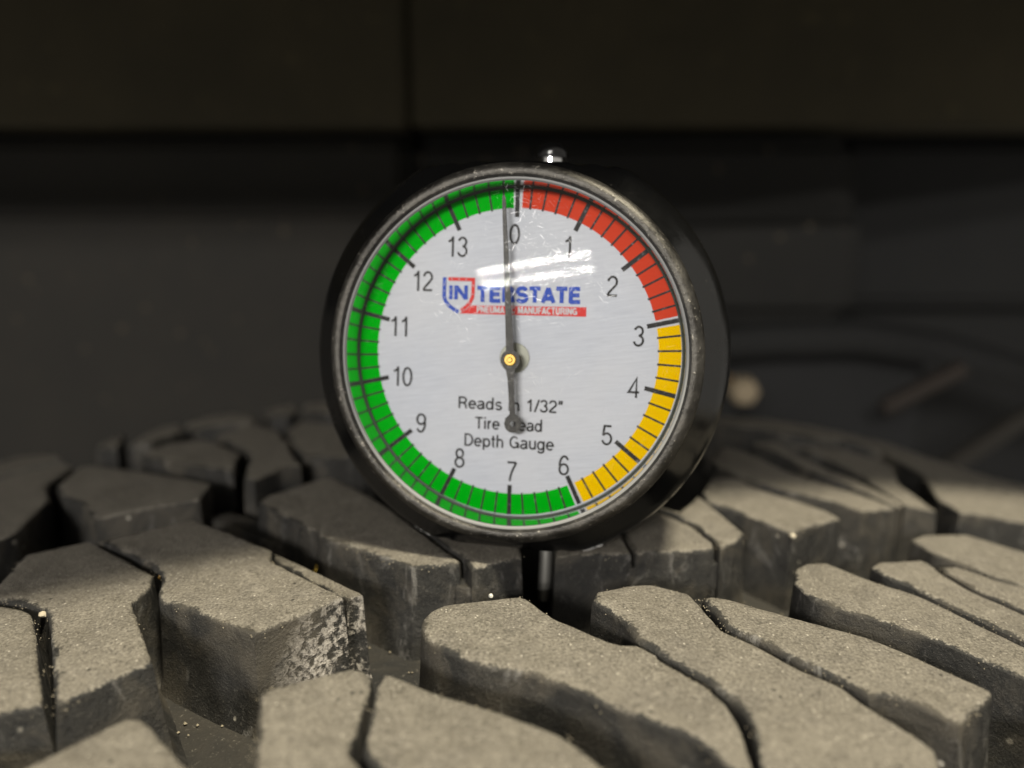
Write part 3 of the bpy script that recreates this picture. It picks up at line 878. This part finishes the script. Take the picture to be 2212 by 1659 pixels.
# washer, pointer, brass pin
PV = Vector((-0.10, -0.58))
washer = gpart('washer', lathe('washer', [(0, 0.10), (2.0, 0.10), (2.05, 0.06), (2.05, 0.0)], M_washer, 64), None, (0.02, -0.42, -5.0 + 0.03))
PROT = R(5.1)
def pointer_mesh():
    out = [(-0.17, 21.4), (0.17, 21.4), (0.24, 20.6), (0.36, 10), (0.52, 1.2), (0.95, 0.9), (1.25, 0.3), (1.28, -0.3), (1.0, -0.9), (0.55, -1.3), (0.40, -2.5), (0.36, -7.2), (0.55, -7.4),
           (0.95, -7.75), (1.17, -8.5), (0.95, -9.25), (0.5, -9.62), (0, -9.72), (-0.5, -9.62), (-0.95, -9.25), (-1.17, -8.5), (-0.95, -7.75), (-0.55, -7.4), (-0.36, -7.2),
           (-0.46, -2.5), (-0.65, -1.3), (-1.0, -0.9), (-1.28, -0.3), (-1.25, 0.3), (-0.95, 0.9), (-0.52, 1.2), (-0.36, 10), (-0.24, 20.6)]
    hole = [(0.40 * math.cos(2 * math.pi * k / 14), -8.55 + 0.40 * math.sin(2 * math.pi * k / 14)) for k in range(14)]
    loops = [[Vector((x, y, 0)) for x, y in out], [Vector((x, y, 0)) for x, y in hole]]
    allp = [p for l in loops for p in l]
    tri = tessellate_polygon(loops)
    n = len(allp)
    v = [(p.x, p.y, 0.14) for p in allp] + [(p.x, p.y, -0.14) for p in allp]
    f = []
    for t in tri:
        a, b, c = (allp[i] for i in t)
        t = tuple(t) if (b - a).cross(c - a).z > 0 else tuple(reversed(t))
        f.append(t); f.append(tuple(i + n for i in reversed(t)))
    for lo, hi in ((0, len(out)), (len(out), n)):
        m = hi - lo
        for i in range(m):
            j = (i + 1) % m
            f.append((lo + i, lo + j, lo + j + n, lo + i + n))
    m = mesh_from('pointer', v, f, M_pointer)
    bm = bmesh.new(); bm.from_mesh(m); bmesh.ops.recalc_face_normals(bm, faces=bm.faces); bm.to_mesh(m); bm.free()
    return m
pointer = gpart('pointer', pointer_mesh(), None, (PV.x, PV.y, -2.6))
pointer.rotation_euler = (0, 0, PROT)
pin = gpart('pin', lathe('pin', [(0.0, 0.62), (0.28, 0.62), (0.36, 0.56), (0.40, 0.42), (0.70, 0.42), (0.80, 0.34), (0.82, 0.0), (0.82, -2.3)], M_brass, 48), None, (PV.x, PV.y, -2.6))

# crystal: shallow dome
RD, ZA = 150.0, 0.8
prof = []
for i in range(13):
    r = 22.4 * (1 - i / 12)
    prof.append((r, ZA - r * r / (2 * RD)))
crystal = gpart('crystal', lathe('crystal', prof, M_crystal, 128, None, None, 80))

# probe and push button
PX, PZ = 4.5, -14.0
probe = gpart('probe', lathe('probe', [(1.25, 2.0), (1.25, 0.0), (0.95, -0.1), (0.95, -9.6), (0.80, -10.2), (0.0, -10.35)], M_steel, 32), None, (PX, FOOT, PZ))
probe.rotation_euler = (R(-90), 0, 0)
def up_lathe(name, prof, mat):
    return lathe(name, prof, mat, 48)
collar = gpart('button_collar', up_lathe('button_collar', [(1.75, -2.5), (1.75, 1.1), (1.62, 1.25), (0, 1.25)], M_chrome), None, (2.3, 26.75, PZ))
collar.rotation_euler = (R(-90), 0, 0)
cap = gpart('button_cap', up_lathe('button_cap', [(1.5, 1.1), (2.35, 1.15), (2.45, 1.7), (2.2, 2.5), (1.5, 3.1), (0.7, 3.35), (0, 3.4)], M_house), None, (2.3, 26.75, PZ))
cap.rotation_euler = (R(-90), 0, 0)

# ================================================================== GRIT LODGED IN THE TREAD
def pebble(label, at, size, colour, seed, name='pebble', cat='pebble'):
    bm = bmesh.new()
    bmesh.ops.create_icosphere(bm, subdivisions=2, radius=1.0)
    for v in bm.verts:
        k = 1 + 0.28 * noise.noise(v.co * 1.3 + Vector((seed, 0, 0)))
        v.co = Vector((v.co.x * size[0], v.co.y * size[1], v.co.z * size[2])) * k * MM
    m = bpy.data.meshes.new(name)
    bm.to_mesh(m); bm.free()
    s = Mat('grit_stone')
    w = s.noise(s.pos(), 1800, 3, 0.6)
    s.set(Base_Color=s.mix(w, tuple(c * 0.6 for c in colour), colour), Roughness=0.8)
    m.materials.append(s.m)
    m.polygons.foreach_set('use_smooth', [True] * len(m.polygons))
    m.set_sharp_from_angle(angle=R(28))
    o = link(name, m)
    o.location = Vector(at) * MM
    o['label'] = label; o['category'] = cat
    o['group'] = 'grit stuck in the tread'
    return o
pebble('cream pebble wedged at the head of the notch in the leftmost near block', (-60.71, -19.69, -2.93), (0.6, 0.5, 0.4), (0.52, 0.45, 0.33), 1)
pebble('amber crumb of grit in the narrow slit left of the crusted block', (-50.18, -10.36, -2.34), (0.35, 0.5, 0.4), (0.5, 0.28, 0.05), 2)
pebble('pale pebble stuck on the corner of the block right of the gauge', (41.84, 5.65, -3.16), (0.45, 0.45, 0.4), (0.62, 0.55, 0.42), 3)
pebble('white pebble on the dark tip of a lug at the right', (51.04, -2.92, -4.73), (0.42, 0.42, 0.4), (0.7, 0.66, 0.55), 4)
pebble('tan clod of mud in the slot of the large right foreground lug', (40.78, -37.16, -4.99), (0.7, 0.7, 0.5), (0.45, 0.36, 0.22), 5)
pebble('orange crumb in the shaded groove right of the gauge', (46.55, 34.75, -5.59), (0.8, 0.6, 0.5), (0.5, 0.25, 0.03), 6)
pebble('pale chip of stone on the front face of the block under the gauge', (-4.89, -20.15, -0.21), (0.28, 0.28, 0.28), (0.7, 0.68, 0.6), 7)
pebble('cream grain of grit on the slope of the bottom foreground lug', (9.03, -41.05, -2.52), (0.5, 0.45, 0.4), (0.6, 0.53, 0.38), 8)

def fibre(label, pts, r, colour):
    v, f = [], []
    for i, p in enumerate(pts):
        for k in range(6):
            v.append((p[0] + r * math.cos(k * math.pi / 3), p[1] + r * 0.6 * math.sin(k * math.pi / 3), p[2] + r * 0.6 * math.sin(k * math.pi / 3)))
    for i in range(len(pts) - 1):
        for k in range(6):
            j = (k + 1) % 6
            f.append((i * 6 + k, i * 6 + j, i * 6 + 6 + j, i * 6 + 6 + k))
    f += [(0, 1, 2, 3, 4, 5), tuple(len(v) - 1 - k for k in range(6))]
    o = link('straw', mesh_from('straw', v, f, plain('straw', colour, 0.6), None, 60))
    o['label'] = label; o['category'] = 'straw'
fibre('thin yellow straw hanging in the groove left of the gauge', [(-31.40, 1.39, -2.73), (-31.36, 0.49, -4.49), (-31.83, -0.41, -6.25)], 0.16, (0.55, 0.36, 0.04))


# ================================================================== WHEEL WELL BEHIND
def make_panel(name, a, b, scale):
    s = Mat(name)
    p = s.pos()
    x = s.noise(p, scale, 5, 0.6)
    y = s.noise(p, scale * 7, 3, 0.6)
    c = s.mix(s.ramp(x, [(0.35, 0.0), (0.68, 1.0)]), a, b)
    c = s.mix(s.ramp(y, [(0.62, 0.0), (0.76, 0.6)]), c, tuple(v * 2.1 for v in b))
    s.set(Base_Color=c, Roughness=0.8)
    s.bump(y, 0.4, 0.001)
    return s.m
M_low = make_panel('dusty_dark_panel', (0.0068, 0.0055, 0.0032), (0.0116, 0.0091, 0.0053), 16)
M_mid = make_panel('dark_mid_panel', (0.0066, 0.0056, 0.0032), (0.0103, 0.0087, 0.0050), 14)  # near-black brown of the middle band
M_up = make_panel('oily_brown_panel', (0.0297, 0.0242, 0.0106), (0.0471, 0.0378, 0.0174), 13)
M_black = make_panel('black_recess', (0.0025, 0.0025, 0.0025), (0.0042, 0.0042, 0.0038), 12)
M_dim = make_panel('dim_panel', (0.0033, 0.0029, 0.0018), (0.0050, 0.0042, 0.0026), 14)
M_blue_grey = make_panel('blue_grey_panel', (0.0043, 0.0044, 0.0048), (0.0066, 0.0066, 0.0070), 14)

def slab(name, x0, x1, y0, y1, z0, z1, mat, parent, edge=6.0):
    bm = bmesh.new()
    bmesh.ops.create_cube(bm, size=1.0)
    for v in bm.verts:
        v.co = Vector(((x0 + x1) / 2 + v.co.x * (x1 - x0), (y0 + y1) / 2 + v.co.y * (y1 - y0), (z0 + z1) / 2 + v.co.z * (z1 - z0))) * MM
    bmesh.ops.bevel(bm, geom=bm.edges[:], offset=edge * MM, segments=3, affect='EDGES')
    m = bpy.data.meshes.new(name)
    bm.to_mesh(m); bm.free()
    m.materials.append(mat)
    m.polygons.foreach_set('use_smooth', [True] * len(m.polygons))
    m.set_sharp_from_angle(angle=R(40))
    return link(name, m, parent)


well = thing('wheel_well', 'dark blurred wheel well panels behind and above the tire', 'wheel well', (0, 300, -160))
WO = Vector((0, 300, -160))
def wpart(o):
    o.location = -WO * MM
    return o
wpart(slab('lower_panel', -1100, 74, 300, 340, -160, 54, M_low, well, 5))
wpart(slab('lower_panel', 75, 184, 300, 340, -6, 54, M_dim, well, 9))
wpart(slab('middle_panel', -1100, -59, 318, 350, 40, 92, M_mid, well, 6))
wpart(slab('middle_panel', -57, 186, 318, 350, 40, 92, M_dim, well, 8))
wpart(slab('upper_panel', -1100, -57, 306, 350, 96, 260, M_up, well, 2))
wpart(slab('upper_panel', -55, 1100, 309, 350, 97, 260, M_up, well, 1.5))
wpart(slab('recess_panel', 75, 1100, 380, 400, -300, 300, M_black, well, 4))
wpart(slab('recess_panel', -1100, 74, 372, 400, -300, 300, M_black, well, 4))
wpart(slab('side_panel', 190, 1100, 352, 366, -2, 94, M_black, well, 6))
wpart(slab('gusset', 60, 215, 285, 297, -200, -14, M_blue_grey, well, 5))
def arch():
    """roof of the well, from its outer lip to the back"""
    lip = [(-1100, -72, 150), (-600, -72, 164), (-200, -72, 166), (-40, -72, 166), (-20, -67, 166), (20, -51, 166), (87, -24, 166), (170, 14, 165), (320, 88, 162), (700, 160, 150), (1100, 200, 140)]  # unseen lip, bent so its shadow edge falls across the tread and back panels
    v, f = [], []
    for x, y, z in lip:
        for k, (t, dz) in enumerate(((0, 0), (0, 5), (0.25, 28), (0.6, 52), (1.0, 70), (1.0, 62), (0.6, 46), (0.25, 22), (0, 0))):
            yy = y + (420 - y) * t
            v.append((x, yy + (1.5 if k == 1 else 0), z + dz))
    n = 9
    for i in range(len(lip) - 1):
        for k in range(n - 1):
            f.append((i * n + k, i * n + k + 1, i * n + n + k + 1, i * n + n + k))
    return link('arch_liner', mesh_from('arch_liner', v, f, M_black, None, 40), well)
wpart(arch())
def tube(name, pts, r, mat, label, cat):
    v, f = [], []
    S = 14
    P = [Vector(p) for p in pts]
    for i, p in enumerate(P):
        t = (P[min(i + 1, len(P) - 1)] - P[max(i - 1, 0)]).normalized()
        a = t.cross(Vector((0, 1, 0.1))).normalized(); b = t.cross(a)
        for k in range(S):
            q = p + (a * math.cos(2 * math.pi * k / S) + b * math.sin(2 * math.pi * k / S)) * r
            v.append(tuple(q))
    for i in range(len(P) - 1):
        for k in range(S):
            j = (k + 1) % S
            f.append((i * S + k, i * S + j, i * S + S + j, i * S + S + k))
    f += [tuple(range(S)), tuple(len(v) - 1 - k for k in range(S))]
    o = link(name, mesh_from(name, v, f, mat, None, 60))
    o['label'] = label; o['category'] = cat
    return o
tube('hose', [(40, 262, -14), (77, 262, -12), (124, 262, -8), (166, 262, -7), (205, 262, -13), (243, 262, -24), (300, 262, -50)], 8.5, M_black, 'thick black hose curving across the dark right of the well', 'hose')
tube('rod', [(171, 240, -38), (206, 240, -19)], 4.0, plain('rusty_brown', (0.014, 0.008, 0.004), 0.7), 'short rusty brown rod out of focus at the far right', 'rod')
tube('strap', [(196, 240, -73), (241, 240, -40), (270, 240, -20)], 4.5, plain('dull_brown', (0.014, 0.011, 0.007), 0.8), 'dull brown strap rising at the right edge behind the tire', 'strap')
bolt = thing('bolt', 'cream bolt head out of focus just right of the gauge', 'bolt', (106, 242, -30))
bm_ = lathe('bolt_head', [(0, 5), (5.0, 5), (6.4, 4), (6.8, 0), (6.8, -6)], plain('cream_paint', (0.27, 0.215, 0.14), 0.5), 6)
bh = link('bolt_head', bm_, bolt); bh.rotation_euler = (R(90), 0, 0)
bs = link('bolt_shank', lathe('bolt_shank', [(2.4, -5), (2.4, -46), (0, -46)], plain('rust', (0.16, 0.09, 0.04), 0.7), 20), bolt); bs.rotation_euler = (R(90), 0, 0)
def spatter():
    v, f = [], []
    rnd = random.Random(11)
    for k in range(70):
        x, z = rnd.uniform(-300, 180), rnd.uniform(-50, 155)
        y = 299.5 if z < 52 else (305 if z > 98 else 317.5)
        if x > 70 and z < -4:
            continue
        s = rnd.uniform(0.8, 2.2)
        b = len(v)
        v.append((x, y - s * 0.4, z))
        for j in range(7):
            a = 2 * math.pi * j / 7
            q = s * rnd.uniform(0.7, 1.2)
            v.append((x + q * math.cos(a), y + 0.4, z + q * math.sin(a)))
        for j in range(7):
            f.append((b, b + 1 + j, b + 1 + (j + 1) % 7))
    m = mesh_from('mud_spatter', v, f, plain('dried_mud', (0.055, 0.045, 0.03), 0.9), None, 60)
    o = link('mud_spatter', m, well)
    o['kind'] = 'stuff'
    return wpart(o)
spatter()
